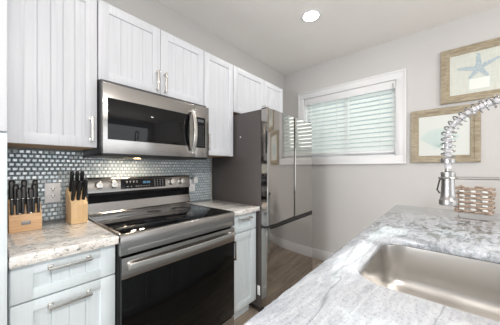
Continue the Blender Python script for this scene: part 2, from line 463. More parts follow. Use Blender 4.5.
def front(name, parent, x0, x1, z0, z1, yf, m, rail=0.06, stile=0.06, planks=4, facing=-1, th=0.02):
    """shaker front with a grooved board panel. yf = face plane; facing -1 towards -y"""
    b = newbm(); yb = yf - facing*th
    ya, yc = min(yf, yb), max(yf, yb); bv = 0.0022
    box(b, x0, x0+stile, ya, yc, z0, z1, bv); box(b, x1-stile, x1, ya, yc, z0, z1, bv)
    box(b, x0+stile-0.003, x1-stile+0.003, ya, yc, z0, z0+rail, bv); box(b, x0+stile-0.003, x1-stile+0.003, ya, yc, z1-rail, z1, bv)
    # panel with V grooves
    xa, xb = x0+stile-0.004, x1-stile+0.004
    face = yf - facing*0.007; back = yf - facing*0.016; g = 0.0028
    prof = [(xa, back), (xa, face)]
    for k in range(1, planks):
        xg = xa + (xb-xa)*k/planks
        prof += [(xg-g, face), (xg, face - facing*0.0035), (xg+g, face)]
    prof += [(xb, face), (xb, back)]
    prism(b, prof, z0+rail-0.004, z1-rail+0.004, 'z')
    return obj(name, b, m, parent)

G = 0.0025   # gap to a neighbour
def base_cabinet(label, x0, x1, m, fronts, y_face=1.2, y_back=WY-0.003, group='base cabinets along the stove wall', facing=-1):
    r = thing('base_cabinet', label, 'cabinet', ((x0+x1)/2, (y_face+y_back)/2, 0), 0, group)
    b = newbm(); yb = y_face - facing*0.02
    lo, hi = sorted((yb, y_back))
    box(b, x0, x1, lo, hi, 0.105, 0.874, 0.001)
    obj('carcass', b, m, r)
    b = newbm(); tk = y_face - facing*0.085
    lo, hi = sorted((tk, y_back)); box(b, x0, x1, lo, hi, 0.0, 0.105)
    obj('toe_kick', b, m, r)
    for kind, xa, xb, za, zb, hp in fronts:
        f = front('drawer' if kind == 'drawer' else 'door', r, xa, xb, za, zb, y_face, m,
                  rail=0.042 if kind == 'drawer' else 0.055, stile=0.062, facing=facing, planks=4)
        if hp and facing == -1: bar_pull(f, (hp[0], y_face, hp[1]), 0.128, hp[2])
    return r
YF = 1.197
base_cabinet('pale sage base cabinet with drawers left of the range', 0.034, 0.386, M_sage,
    [('drawer', 0.037, 0.383, 0.728, 0.868, (0.212, 0.838, False)), ('drawer', 0.037, 0.383, 0.42, 0.722, (0.212, 0.684, False)),
     ('drawer', 0.037, 0.383, 0.11, 0.414, (0.212, 0.37, False))], YF)
base_cabinet('narrow pale sage base cabinet between range and refrigerator', 1.156, 1.458, M_sage,
    [('drawer', 1.159, 1.455, 0.733, 0.868, (1.307, 0.838, False)), ('door', 1.159, 1.455, 0.125, 0.727, (1.178, 0.62, True))], YF)

# peninsula cabinets below the sink counter (front towards the aisle, +y)
r = thing('base_cabinet', 'pale sage sink cabinet under the granite peninsula', 'cabinet', (1.0, -0.2, 0), 0, 'base cabinets')
b = newbm()
box(b, -0.25, 2.28, 0.268, 0.272, 0.105, 0.882); box(b, -0.25, 2.28, -0.52, -0.502, 0.105, 0.882)
box(b, -0.25, -0.232, -0.502, 0.268, 0.105, 0.882); box(b, 2.262, 2.28, -0.502, 0.268, 0.105, 0.882)
box(b, -0.232, 2.262, -0.502, 0.268, 0.105, 0.123)
obj('carcass', b, M_sage, r)
b = newbm(); box(b, -0.25, 2.28, -0.52, 0.2, 0, 0.105); obj('toe_kick', b, M_sage, r)
for xa, xb in ((-0.247, 0.25), (0.255, 0.62), (0.625, 0.965), (0.97, 1.31), (1.315, 1.79), (1.795, 2.277)):
    front('door', r, xa, xb, 0.11, 0.876, 0.29, M_sage, facing=1, th=0.018)

def wall_cabinet(label, x0, x1, z0, z1, doors, y_face=1.476, rail=0.055, stile=0.055, planks=4):
    r = thing('wall_cabinet', label, 'cabinet', ((x0+x1)/2, (y_face+WY)/2, z0), 0, 'white wall cabinets along the stove wall')
    b = newbm(); box(b, x0, x1, y_face+0.02, WY-0.003, z0+0.004, z1, 0.001); obj('carcass', b, M_white, r)
    b = newbm(); box(b, x0+0.001, x1-0.001, y_face+0.021, WY-0.004, z0, z0+0.004); obj('underside', b, M_inner, r)
    for xa, xb, hp in doors:
        f = front('door', r, xa, xb, z0, z1-0.002, y_face, M_white, rail, stile, planks)
        if hp: bar_pull(f, (hp[0], y_face, hp[1]), 0.118, True)
    return r
ZT = 2.2
wall_cabinet('tall white wall cabinet left of the microwave, grooved single door', 0.034, 0.382, 1.352, ZT, [(0.036, 0.380, (0.352, 1.452))], planks=5)
wall_cabinet('wide white double-door wall cabinet above the microwave', 0.384, 1.124, 1.742, ZT,
    [(0.386, 0.7525, (0.727, 1.83)), (0.7555, 1.122, (0.782, 1.83))])
wall_cabinet('narrow tall white wall cabinet between microwave and refrigerator', 1.126, 1.462, 1.345, ZT, [(1.128, 1.460, (1.156, 1.45))])
wall_cabinet('short white double-door wall cabinet above the refrigerator', 1.464, 2.31, 1.765, ZT,
    [(1.466, 1.932, (1.905, 1.845)), (1.935, 2.308, (1.962, 1.845))])
# tall pantry at the left edge
r = thing('pantry_cabinet', 'tall white and sage pantry cabinet at the left edge of the photo', 'cabinet', (-0.28, 1.51, 0))
b = newbm(); box(b, -0.6, 0.03, 1.2, WY-0.003, 0.105, ZT, 0.001); obj('carcass', b, M_white, r)
b = newbm(); box(b, -0.6, 0.03, 1.27, WY-0.003, 0, 0.105); obj('toe_kick', b, M_sage, r)
f = front('door', r, -0.283, 0.03, 1.368, ZT-0.003, 1.178, M_white)
f['label'] = 'white upper door'
f = front('door', r, -0.283, 0.03, 0.11, 1.362, 1.178, M_sage); f['label'] = 'pale sage lower door'
f = front('door', r, -0.598, -0.286, 1.368, ZT-0.003, 1.178, M_white); f['label'] = 'white upper door'
f = front('door', r, -0.598, -0.286, 0.11, 1.362, 1.178, M_sage); f['label'] = 'pale sage lower door'

# ------------------------------------------------------------------ backsplash
b = newbm(); box(b, 0.034, 1.47, WY-0.006, WY-0.0005, 0.9145, 1.72)
bs = struct('trim_1', b, M_grout)
bs['label'] = 'blue-grey glass mosaic backsplash behind the range'
b = newbm(); tw, thh = 0.0262, 0.0252; row = 0; z = 0.916
while z + thh < 1.36:
    x = 0.036 - (tw/2 if row % 2 else 0)
    while x < 1.47:
        xa, xb = max(x+0.0028, 0.036), min(x+tw-0.0028, 1.47)
        if xb - xa > 0.004:
            y1 = WY-0.006; y0 = y1-0.003; e = 0.0028
            rx, rz = random.gauss(0, 0.00016), random.gauss(0, 0.00016)
            za, zb = z+0.0036, z+thh-0.0036
            o_ = [b.verts.new(p) for p in ((xa, y1, za), (xb, y1, za), (xb, y1, zb), (xa, y1, zb))]
            i_ = [b.verts.new(p) for p in ((xa+e, y0-rx-rz, za+e), (xb-e, y0+rx-rz, za+e), (xb-e, y0+rx+rz, zb-e), (xa+e, y0-rx+rz, zb-e))]
            for k in range(4): b.faces.new((o_[k], o_[(k+1) % 4], i_[(k+1) % 4], i_[k]))
            b.faces.new(i_)
        x += tw
    z += thh; row += 1
obj('mosaic_tiles', b, M_tile, bs, angle=10)

# ------------------------------------------------------------------ worktops
def worktop(name, label, poly, z0, z1, m, hole=None, rough_edge=0.0015):
    """poly, hole: lists of (x,y), counter-clockwise. Rounded front edge."""
    b = newbm()
    H = z1-z0
    def inset(pl, d, sgn):
        out = []; n = len(pl)
        for i in range(n):
            p0, p1, p2 = Vector(pl[i-1]), Vector(pl[i]), Vector(pl[(i+1) % n])
            e1 = (p1-p0).normalized(); e2 = (p2-p1).normalized()
            n1 = Vector((-e1.y, e1.x)); n2 = Vector((-e2.y, e2.x)); bi = (n1+n2)
            bi = bi/ (bi.length_squared/2) if bi.length > 1e-6 else n1
            out.append(p1 + bi*d*sgn)
        return out
    prof = [(0.006, z1), (0.002, z1-0.002), (0.0, z1-0.007), (0.0, (z0+z1)/2+0.002), (0.0, z0+0.004), (0.004, z0)]
    def wallof(pl, sgn):
        rings = []
        for d, z in prof:
            q = inset(pl, d, sgn)
            ring = []
            for p in q:
                j = 0 if z in (z1, z0) else rough_edge
                ring.append(b.verts.new((p.x + random.uniform(-j, j), p.y + random.uniform(-j, j), z)))
            rings.append(ring)
        for A, B in zip(rings, rings[1:]):
            for i in range(len(A)):
                b.faces.new((A[i], B[i], B[(i+1) % len(A)], A[(i+1) % len(A)]))
        return rings[0], rings[-1]
    tops, bots = [], []
    for pl, sg in ((poly, 1),) + (((hole, -1),) if hole else ()):
        tR, bR = wallof(pl, sg)
        tops += [b.edges.get((tR[i], tR[(i+1) % len(tR)])) for i in range(len(tR))]
        bots += [b.edges.get((bR[i], bR[(i+1) % len(bR)])) for i in range(len(bR))]
    bmesh.ops.triangle_fill(b, edges=tops, use_beauty=True, use_dissolve=False)
    bmesh.ops.triangle_fill(b, edges=bots, use_beauty=True, use_dissolve=False)
    o = obj(name, b, m, None, angle=50)
    tag(o, label, 'countertop')
    return o
def dense(pl, step=0.012):
    out = []
    for i in range(len(pl)):
        p, q = Vector(pl[i]), Vector(pl[(i+1) % len(pl)])
        n = max(1, int((q-p).length/step))
        for k in range(n): out.append(tuple(p + (q-p)*k/n))
    return out
worktop('countertop', 'white granite countertop with knife blocks left of the range', dense([(0.034, 1.165), (0.3885, 1.165), (0.3885, 1.8165), (0.034, 1.8165)]), 0.8745, 0.914, M_gran2)
worktop('countertop', 'short white granite countertop between range and refrigerator', dense([(1.1535, 1.165), (1.468, 1.165), (1.468, 1.8165), (1.1535, 1.8165)]), 0.8745, 0.914, M_gran2)

def rrect(x0, x1, y0, y1, r, n=8):
    out = []
    for cx, cy, a0 in ((x1-r, y0+r, -PI/2), (x1-r, y1-r, 0), (x0+r, y1-r, PI/2), (x0+r, y0+r, PI)):
        for k in range(n+1):
            a = a0 + PI/2*k/n; out.append((cx + r*math.cos(a), cy + r*math.sin(a)))
    return out
SX0, SX1, SY0, SY1 = 0.70, 1.215, -0.265, 0.205
worktop('countertop', 'large grey-veined granite peninsula countertop around the sink', dense(rrect(-0.35, 2.325, -0.62, 0.315, 0.03, 5), 0.015), 0.884, 0.914, M_gran, rrect(SX0, SX1, SY0, SY1, 0.085, 12), 0.0012)

# ------------------------------------------------------------------ sink
r = thing('sink', 'undermount stainless steel sink bowl set in the peninsula', 'sink', ((SX0+SX1)/2, (SY0+SY1)/2, 0.66))
b = newbm(); rings = []
def ring(ins, z, rad):
    return [b.verts.new((x, y, z)) for x, y in rrect(SX0-0.004+ins, SX1+0.004-ins, SY0-0.004+ins, SY1+0.004-ins, rad, 12)]
spec = [(-0.022, 0.8825, 0.105), (0.0, 0.8825, 0.088), (0.001, 0.876, 0.088), (0.006, 0.78, 0.084), (0.010, 0.744, 0.08), (0.015, 0.729, 0.078), (0.023, 0.717, 0.072), (0.034, 0.709, 0.065), (0.048, 0.705, 0.06), (0.12, 0.701, 0.05), (0.19, 0.6985, 0.03)]
for s_ in spec: rings.append(ring(*s_))
for A, B in zip(rings, rings[1:]):
    for i in range(len(A)): b.faces.new((A[i], A[(i+1) % len(A)], B[(i+1) % len(A)], B[i]))
b.faces.new(rings[-1])
bowl = obj('bowl', b, M_sink, r, angle=60)
sm = bowl.modifiers.new('thick', 'SOLIDIFY'); sm.thickness = 0.0015; sm.offset = -1
b = newbm(); cx, cy = (SX0+SX1)/2, (SY0+SY1)/2
lathe(b, [(0.057, 0.0), (0.055, 0.004), (0.045, 0.002), (0.04, -0.004), (0.0, -0.004)], (cx, cy, 0.700), n=32)
obj('drain', b, M_chrome, r)

# ------------------------------------------------------------------ faucet
FX = 0.93; FYB = -0.325; HY = -0.012
RA = (HY-FYB)/2; AC = (HY+FYB)/2; AZ = 1.33; RZ_ = 0.102
r = thing('faucet', 'tall spring-neck pull-down kitchen faucet over the sink', 'faucet', (FX, FYB, 0.914))
b = newbm(); lathe(b, [(0, 0), (0.03, 0), (0.03, 0.006), (0.027, 0.012), (0.024, 0.016), (0.024, 0.11), (0.02, 0.118), (0.02, 0.20), (0.0, 0.20)], (FX, FYB, 0.914)); obj('base', b, M_nickel, r)
b = newbm(); tube(b, [(FX, FYB, 1.10), (FX, FYB, 1.225)], 0.014, 16); lathe(b, [(0, 0), (0.019, 0), (0.019, 0.03), (0, 0.03)], (FX, FYB, 1.205)); obj('pole', b, M_nickel, r)
b = newbm(); tube(b, [(FX+0.02, FYB, 0.99), (FX+0.05, FYB, 0.995)], 0.012, 14); tube(b, [(FX+0.046, FYB, 0.995), (FX+0.058, FYB-0.01, 1.03), (FX+0.066, FYB-0.03, 1.10)], 0.005, 10); obj('lever', b, M_nickel, r)
# hose path
path = [(FX, FYB, 1.225 + (AZ-1.225)*k/6) for k in range(6)]
for k in range(25):
    a = PI - PI*k/24; path.append((FX, AC + RA*-math.cos(PI-a)*1.0, AZ + RZ_*math.sin(a)))
path += [(FX, HY, AZ - (AZ-1.235)*k/6) for k in range(1, 7)]
P = [Vector(p) for p in path]
b = newbm(); tube(b, P, 0.0085, 12); obj('hose', b, M_hose, r)
# spring along the hose
L = [0]
for p, q in zip(P, P[1:]): L.append(L[-1] + (q-p).length)
def at(s):
    for i in range(len(P)-1):
        if s <= L[i+1] or i == len(P)-2:
            f_ = (s-L[i])/(L[i+1]-L[i]); pos = P[i].lerp(P[i+1], f_)
            return pos, (P[i+1]-P[i]).normalized()
coil = []; s0, s1 = 0.01, L[-1]-0.03; pitch = 0.0155; n = int((s1-s0)/pitch*14)
for k in range(n+1):
    s_ = s0 + (s1-s0)*k/n; pos, tg = at(s_)
    u = Vector((1, 0, 0)); v = tg.cross(u).normalized(); a = 2*PI*(s_-s0)/pitch
    coil.append(pos + (u*math.cos(a) + v*math.sin(a))*0.0165)
b = newbm(); tube(b, coil, 0.0023, 7); obj('spring', b, M_chrome, r)
b = newbm()
lathe(b, [(0, 0), (0.0215, 0), (0.0225, 0.004), (0.0225, 0.016), (0.0195, 0.020), (0.0175, 0.035), (0.016, 0.075), (0.0165, 0.086), (0.0175, 0.092), (0.0175, 0.103), (0.014, 0.106), (0, 0.106)], (FX, HY, 1.121))
hd = obj('spray_head', b, M_nickel, r)
b = newbm(); tube(b, [(FX, HY, 1.226), (FX, HY, 1.257)], 0.0075, 14); lathe(b, [(0, 0), (0.0175, 0), (0.0175, 0.011), (0, 0.011)], (FX, HY, 1.253)); obj('neck', b, M_nickel, r)
b = newbm(); tube(b, [(FX-0.012, HY+0.014, 1.205), (FX-0.014, HY+0.020, 1.20), (FX-0.0165, HY+0.026, 1.168), (FX-0.013, HY+0.019, 1.158)], 0.0022, 8); obj('spray_trigger', b, M_gap, hd)
b = newbm(); tube(b, [(FX, HY-0.012, 1.206), (FX, FYB+0.01, 1.2085)], 0.0045, 12)
tube(b, [(FX + 0.0215*math.cos(2*PI*k/24), HY + 0.0215*math.sin(2*PI*k/24), 1.206) for k in range(24)], 0.0032, 8, closed=True)
obj('support_arm', b, M_nickel, r)

# ------------------------------------------------------------------ range
r = thing('range', 'freestanding stainless electric range with black oven door', 'stove', (0.77, 1.49, 0))
RX0, RX1 = 0.3915, 1.1505
b = newbm(); box(b, RX0, RX1, 1.185, 1.81, 0.03, 0.893, 0.002)
for x in (RX0+0.05, RX1-0.05):
    for y in (1.25, 1.75): box(b, x-0.02, x+0.02, y-0.02, y+0.02, 0, 0.03)
obj('body', b, M_black, r)
# apron with rounded front top edge
b = newbm()
prism(b, [(1.185, 0.815), (1.153, 0.815), (1.150, 0.819), (1.150, 0.905), (1.153, 0.912), (1.160, 0.917), (1.172, 0.9175), (1.185, 0.9165)], RX0, RX1, 'x')
box(b, RX0+0.03, RX1-0.03, 1.1475, 1.152, 0.823, 0.848, 0.0015)
obj('front_apron', b, M_steel, r)
for xa in (RX0, RX1-0.012):
    b = newbm(); box(b, xa, xa+0.012, 1.172, 1.70, 0.893, 0.919, 0.002); obj('side_trim', b, M_steel, r)
b = newbm(); box(b, RX0+0.012, RX1-0.012, 1.1735, 1.70, 0.893, 0.9185, 0.001); ck = obj('cooktop', b, M_bglass, r)
for (x, y, rad) in ((0.56, 1.30, 0.10), (0.97, 1.30, 0.085), (0.57, 1.555, 0.075), (0.77, 1.60, 0.05), (0.96, 1.555, 0.08)):
    b = newbm()
    for rr in (rad, rad*0.72): lathe(b, [(rr, 0), (rr, 0.0004), (rr-0.0015, 0.0004), (rr-0.0015, 0)], (x, y, 0.9185), n=48)
    obj('burner_ring', b, M_ring, ck)
# backguard
b = newbm()
prism(b, [(1.70, 0.90), (1.70, 0.935), (1.712, 0.94), (1.745, 1.004), (1.745, 1.07), (1.727, 1.078), (1.712, 1.083), (1.711, 1.088), (1.722, 1.165), (1.727, 1.171), (1.735, 1.173), (1.815, 1.173), (1.815, 0.90)][:2] + [(1.708, 0.942), (1.722, 1.004), (1.760, 1.008), (1.760, 1.062), (1.7185, 1.068), (1.714, 1.074), (1.724, 1.163), (1.729, 1.170), (1.737, 1.173), (1.815, 1.173), (1.815, 0.90)], RX0, RX1, 'x')
bgd = obj('backguard', b, M_steel, r)
b = newbm(); box(b, RX0+0.004, RX1-0.004, 1.720, 1.764, 1.0045, 1.068); obj('recess_strip', b, M_bglass, bgd)
tilt = math.atan2(0.010, 0.089)
def onpanel(z): return 1.714 + (z-1.074)*0.010/0.089
b = newbm()
z0, z1 = 1.088, 1.155
prism(b, [(onpanel(z0)+0.002, z0), (onpanel(z0)-0.002, z0), (onpanel(z1)-0.002, z1), (onpanel(z1)+0.002, z1)], 0.585, 0.918, 'x'); dp = obj('display_panel', b, M_bglass, bgd)
b = newbm()
def mark(x, z, w_, h_): box(b, x-w_/2, x+w_/2, onpanel(z)-0.0028, onpanel(z)-0.0018, z-h_/2, z+h_/2)
for x in (0.625, 0.648, 0.672, 0.695): mark(x, 1.14, 0.010, 0.004); mark(x, 1.131, 0.007, 0.003)
for x in (0.63, 0.655, 0.69, 0.705, 0.725, 0.745, 0.765, 0.785): mark(x, 1.103, 0.009, 0.003)
for i in range(4):
    for j in range(4): mark(0.83+0.022*i, 1.103+0.013*j, 0.007, 0.004)
obj('key_marks', b, M_mark, dp)
b = newbm()
for x in (0.744, 0.757, 0.773, 0.786):
    box(b, x-0.004, x+0.004, onpanel(1.13)-0.003, onpanel(1.13)-0.0018, 1.134, 1.137); box(b, x-0.004, x+0.004, onpanel(1.13)-0.003, onpanel(1.13)-0.0018, 1.122, 1.125)
    box(b, x+0.003, x+0.005, onpanel(1.13)-0.003, onpanel(1.13)-0.0018, 1.122, 1.137); box(b, x-0.005, x-0.003, onpanel(1.13)-0.003, onpanel(1.13)-0.0018, 1.122, 1.137)
obj('clock_digits', b, M_dig, dp)
for x in (0.452, 0.540, 0.972, 1.064):
    b = newbm(); z = 1.122; y = onpanel(z)
    lathe(b, [(0, 0), (0.0265, 0), (0.0265, 0.004), (0.023, 0.006), (0.022, 0.024), (0.0195, 0.028), (0.0, 0.029)], (0, 0, 0), '-y', 28)
    box(b, -0.003, 0.003, -0.0335, -0.02, -0.019, 0.019, 0.0012)
    b.transform(Matrix.Translation((x, y, z)) @ Matrix.Rotation(-tilt, 4, 'X'))
    kn = obj('knob', b, M_pull, bgd)
# oven door
b = newbm(); box(b, RX0+0.003, RX1-0.003, 1.148, 1.182, 0.165, 0.806, 0.004); od = obj('oven_door', b, M_bglass2, r)
b = newbm(); box(b, RX0+0.003, RX1-0.003, 1.1445, 1.150, 0.706, 0.806, 0.0015); obj('door_band', b, M_steel, od)
b = newbm()
hp = []
for k in range(17):
    u = k/16; x = RX0+0.03 + (RX1-RX0-0.06)*u
    y = 1.112 - 0.016*math.sin(PI*u)
    hp.append((x, y))
prof = hp + [(x, y+0.013) for x, y in hp[::-1]]
prism(b, prof, 0.752, 0.782, 'z', 0.003)
for x in (RX0+0.036, RX1-0.036): box(b, x-0.012, x+0.012, 1.115, 1.146, 0.753, 0.781, 0.003)
obj('handle', b, M_pull, od)
b = newbm(); box(b, RX0+0.003, RX1-0.003, 1.150, 1.185, 0.045, 0.158, 0.004); obj('storage_drawer', b, M_steel, r)

# ------------------------------------------------------------------ microwave
MX0, MX1, MZ0, MZ1, MY = 0.3885, 1.118, 1.318, 1.712, 1.406
r = thing('microwave', 'stainless over-the-range microwave with black glass door', 'microwave', ((MX0+MX1)/2, 1.6, MZ0))
b = newbm(); box(b, MX0, MX1, MY+0.035, WY-0.012, MZ0+0.004, MZ1+0.024, 0.002); obj('case', b, mat('dark_microwave_case', (0.09, 0.09, 0.095), 0.35, 0.6), r)
b = newbm(); box(b, MX0, MX1, MY+0.025, WY-0.015, MZ0-0.012, MZ0+0.006, 0.003)
for i in range(2):
    for k in range(9): box(b, 0.47+i*0.36+k*0.018, 0.478+i*0.36+k*0.018, 1.52, 1.66, MZ0-0.014, MZ0-0.011)
ud = obj('underside', b, M_black, r)
for x in (0.60, 0.67):
    b = newbm(); box(b, x-0.018, x+0.018, 1.64, 1.665, MZ0-0.0128, MZ0-0.0115); obj('task_lamp', b, M_warm, ud)
    area('task_light', (x, 1.652, MZ0-0.016), (0, 0, 0), 0.034, 0.024, 0.7, (1, 0.84, 0.66))
b = newbm(); box(b, MX0, MX1, MY+0.006, MY+0.033, MZ0, MZ1, 0.004); box(b, MX0+0.004, MX1-0.004, MY+0.032, MY+0.036, MZ0+0.004, MZ1-0.004)
obj('front_frame', b, M_steel, r)
DX1 = 0.988
b = newbm(); box(b, MX0, DX1, MY, MY+0.006, MZ0, MZ1, 0.002); dr = obj('door', b, M_steel, r)
b = newbm(); box(b, 0.412, 0.940, MY-0.002, MY+0.002, 1.398, 1.630, 0.001); obj('door_glass', b, M_bglass, dr)
b = newbm(); box(b, DX1+0.002, MX1, MY, MY+0.006, MZ0, MZ1, 0.002); cp = obj('control_surround', b, M_steel, r)
b = newbm(); box(b, 0.996, 1.082, MY-0.002, MY+0.002, 1.392, 1.625, 0.001); kp = obj('keypad', b, M_bglass, cp)
b = newbm()
for j in range(9):
    for i in range(4): box(b, 1.006+i*0.018, 1.015+i*0.018, MY-0.0026, MY-0.0018, 1.408+j*0.018, 1.413+j*0.018)
box(b, 1.01, 1.066, MY-0.0026, MY-0.0018, 1.588, 1.608)
obj('key_marks', b, mat('dim_key_print', (0.10, 0.11, 0.12), 0.4), kp)
b = newbm(); hp = []
for k in range(17):
    u = k/16; hp.append((MY-0.018-0.034*math.sin(PI*u), 1.345 + 0.322*u))
prism(b, hp + [(y+0.011, z) for y, z in hp[::-1]], 0.946, 0.976, 'x', 0.003)
for z in (1.352, 1.66): box(b, 0.948, 0.974, MY-0.022, MY+0.001, z-0.01, z+0.01, 0.002)
obj('handle', b, M_pull, dr)

# ------------------------------------------------------------------ refrigerator
FX0, FX1, FY = 1.476, 2.342, 1.087
r = thing('refrigerator', 'tall french-door stainless refrigerator with charcoal sides', 'refrigerator', ((FX0+FX1)/2, 1.45, 0))
b = newbm(); box(b, FX0+0.002, FX1-0.002, 1.165, 1.80, 0.05, 1.735, 0.004); obj('body', b, M_side, r)
b = newbm(); box(b, FX0+0.01, FX1-0.01, 1.16, 1.78, 0.02, 0.05); 
for x in (FX0+0.03, FX1-0.03): lathe(b, [(0, 0), (0.018, 0), (0.018, 0.03), (0, 0.03)], (x, 1.19, 0), n=16); lathe(b, [(0, 0), (0.018, 0), (0.018, 0.03), (0, 0.03)], (x, 1.74, 0), n=16)
obj('base_grille', b, M_gap, r)
b = newbm(); box(b, FX0+0.008, FX1-0.008, 1.156, 1.166, 0.055, 1.73); obj('door_seal', b, M_gap, r)
def fdoor(x0, x1, z0, z1, left, right, name='door', slope=0.0, base=0.0):
    """door slab with a long chamfer down its outer vertical edge; slope = how far the face falls back to the right"""
    b = newbm()
    yy = lambda x: FY + base + slope*(x-x0)/(x1-x0)
    poly = [(x0, 1.155)]
    if left: poly += [(x0, yy(x0)+0.016), (x0+0.004, yy(x0)+0.0095), (x0+0.092, yy(x0)+0.0)]
    else: poly += [(x0, yy(x0)+0.003), (x0+0.003, yy(x0))]
    if right: poly += [(x1-0.014, yy(x1)), (x1-0.004, yy(x1)+0.004), (x1, yy(x1)+0.012)]
    else: poly += [(x1-0.003, yy(x1)), (x1, yy(x1)+0.003)]
    poly += [(x1, 1.155)]
    prism(b, poly, z0, z1, 'z')
    return obj(name, b, M_fridge, r, angle=20)
XM = 1.945
d1 = fdoor(FX0, XM-0.003, 0.762, 1.732, True, False, slope=0.030, base=-0.008); d2 = fdoor(XM+0.003, FX1, 0.762, 1.732, False, True, slope=0.008, base=0.014)
d3 = fdoor(FX0, FX1, 0.07, 0.722, True, True, 'freezer_drawer', slope=0.012)
b = newbm(); box(b, FX0+0.01, FX1-0.01, 1.105, 1.156, 0.722, 0.762); obj('handle_recess', b, M_gap, r)
for x in (FX0+0.035, FX1-0.035):
    b = newbm(); box(b, x-0.02, x+0.02, 1.115, 1.17, 1.735, 1.747, 0.004); obj('hinge_cap', b, mat('hinge_cap_dark', (0.03, 0.03, 0.03), 0.4) if x < 2 else bpy.data.materials['hinge_cap_dark'], r)
for z in (0.757, 0.727):
    b = newbm(); box(b, FX0+0.001, FX0+0.05, FY+0.016, 1.15, z-0.004, z+0.004, 0.001); obj('hinge', b, M_chrome, r)
for (y, z) in ((1.40, 1.52), (1.32, 0.0)):
    if z: 
        b = newbm(); lathe(b, [(0, 0), (0.006, 0), (0.005, 0.003), (0, 0.004)], (FX0+0.002, y, z), '-x', 14); obj('side_bolt', b, M_plate, r)
b = newbm(); box(b, FX0-0.001, FX0+0.003, 1.172, 1.20, 0.155, 0.235, 0.001); 
o = obj('side_sticker', b, M_plate, r); o['label'] = 'small white sticker near the foot'

# ------------------------------------------------------------------ outlets
def outlet(x, z, label):
    r = thing('wall_outlet', label, 'outlet', (x, WY-0.0095, z), 0, 'wall outlets on the backsplash')
    y = WY-0.0095
    b = newbm(); box(b, x-0.0365, x+0.0365, y-0.006, y, z-0.059, z+0.059, 0.003); obj('cover_plate', b, M_plate, r)
    for dz in (0.0215, -0.0215):
        b = newbm(); box(b, x-0.018, x+0.018, y-0.008, y-0.005, z+dz-0.0145, z+dz+0.0145, 0.004); s_ = obj('socket', b, M_plate, r)
        b = newbm(); box(b, x-0.0095, x-0.0065, y-0.0086, y-0.0075, z+dz-0.001, z+dz+0.0085); box(b, x+0.0065, x+0.0095, y-0.0086, y-0.0075, z+dz-0.001, z+dz+0.0085)
        lathe(b, [(0, 0), (0.003, 0), (0.003, 0.001), (0, 0.001)], (x, y-0.0076, z+dz-0.0075), '-y', 12); obj('slots', b, M_slot, s_)
outlet(0.235, 1.085, 'white double outlet between the two knife blocks')
outlet(1.236, 1.072, 'white outlet right of the range with a plug in it')
b = newbm(); y = WY-0.0095
box(b, 1.236, 1.278, y-0.045, y-0.0088, 1.092, 1.150, 0.006)
plg = obj('plug_adapter', b, M_plate); tag(plg, 'small white plug adapter in the outlet right of the range', 'plug')

# ------------------------------------------------------------------ knife blocks
def knife_handle(bm, L_, w_, t_):
    """handle along +z from z=0, broad in y, slightly swelling butt"""
    ax = [(0.0, 0.78), (0.1, 0.85), (0.35, 1.0), (0.6, 0.9), (0.85, 1.05), (0.95, 1.0), (1.0, 0.7)]
    rings = []
    for u, s in ax:
        ring = []
        for k in range(12):
            a = 2*PI*k/12
            c, s_ = math.cos(a), math.sin(a)
            ring.append(bm.verts.new((t_/2*s*math.copysign(abs(c)**0.7, c), w_/2*s*math.copysign(abs(s_)**0.7, s_) + (0.003 if u > 0.8 else 0), L_*u)))
        rings.append(ring)
    for A, B in zip(rings, rings[1:]):
        for k in range(12): bm.faces.new((A[k], A[(k+1) % 12], B[(k+1) % 12], B[k]))
    bm.faces.new(rings[0][::-1]); bm.faces.new(rings[-1])

def make_knife(name, label, cat, L_, w_, t_, group, blade=0.09, bolster=True, steel_butt=False, rivets=False):
    r = thing(name, label, cat, (0, 0, 0), 0, group)
    b = newbm(); knife_handle(b, L_, w_, t_)
    h = obj('handle', b, M_black, r, local=True)
    if bolster:
        b = newbm(); box(b, -t_*0.42, t_*0.42, -w_*0.42, w_*0.42, -0.010, 0.001, 0.002); obj('bolster', b, M_blade, r, local=True)
    b = newbm(); box(b, -0.0009, 0.0009, -w_*0.4, w_*0.4, -blade, -0.008, 0.0004); obj('blade', b, M_blade, r, local=True)
    if steel_butt:
        b = newbm(); box(b, -t_*0.30, t_*0.30, -w_*0.34, w_*0.34+0.002, L_*0.985, L_+0.002, 0.001); obj('end_cap', b, M_blade, h, local=True)
    return r

def place(proto, first, loc, rx, rz, label):
    o = proto if first else copy_tree(proto)
    o.location = loc; o.rotation_mode = 'XYZ'; o.rotation_euler = (rx, 0, rz); o['label'] = label
    return o

# wide block (left): a low front step carrying steak knives, a high back
KX, KY = 0.105, 1.60; W = 0.120
kb = thing('knife_block', 'wide honey wood knife block with two tiers of knives', 'knife block', (KX, KY, 0.914))
b = newbm()
poly = [(0.0, 0.0), (0.115, 0.0), (0.128, 0.150), (0.098, 0.160), (0.040, 0.118), (0.036, 0.088), (0.0, 0.088)]
poly = [(KY+p[0], 0.9145+p[1]) for p in poly]
prism(b, poly, KX-W/2, KX+W/2, 'x', 0.003); blk = obj('block', b, M_block, kb)
b = newbm(); box(b, KX-0.017, KX+0.017, KY-0.0012, KY+0.001, 0.949, 0.968, 0.0008); obj('badge', b, M_badge, kb)
sk = make_knife('steak_knife', '', 'knife', 0.076, 0.018, 0.0135, 'steak knives in the front row of the wide knife block', 0.07, False, True)
names = ['leftmost', 'second from left', 'third from left', 'third from right', 'second from right', 'rightmost']
for i in range(6):
    x = KX - 0.048 + i*0.0192
    place(sk, i == 0, (x, KY+0.018, 1.0035), math.radians(-6), 0, 'black steak knife, %s in front row of wide knife block' % names[i])
bigk = make_knife('kitchen_knife', '', 'knife', 0.130, 0.025, 0.023, 'large black knives in the back rows of the wide knife block', 0.10, True)
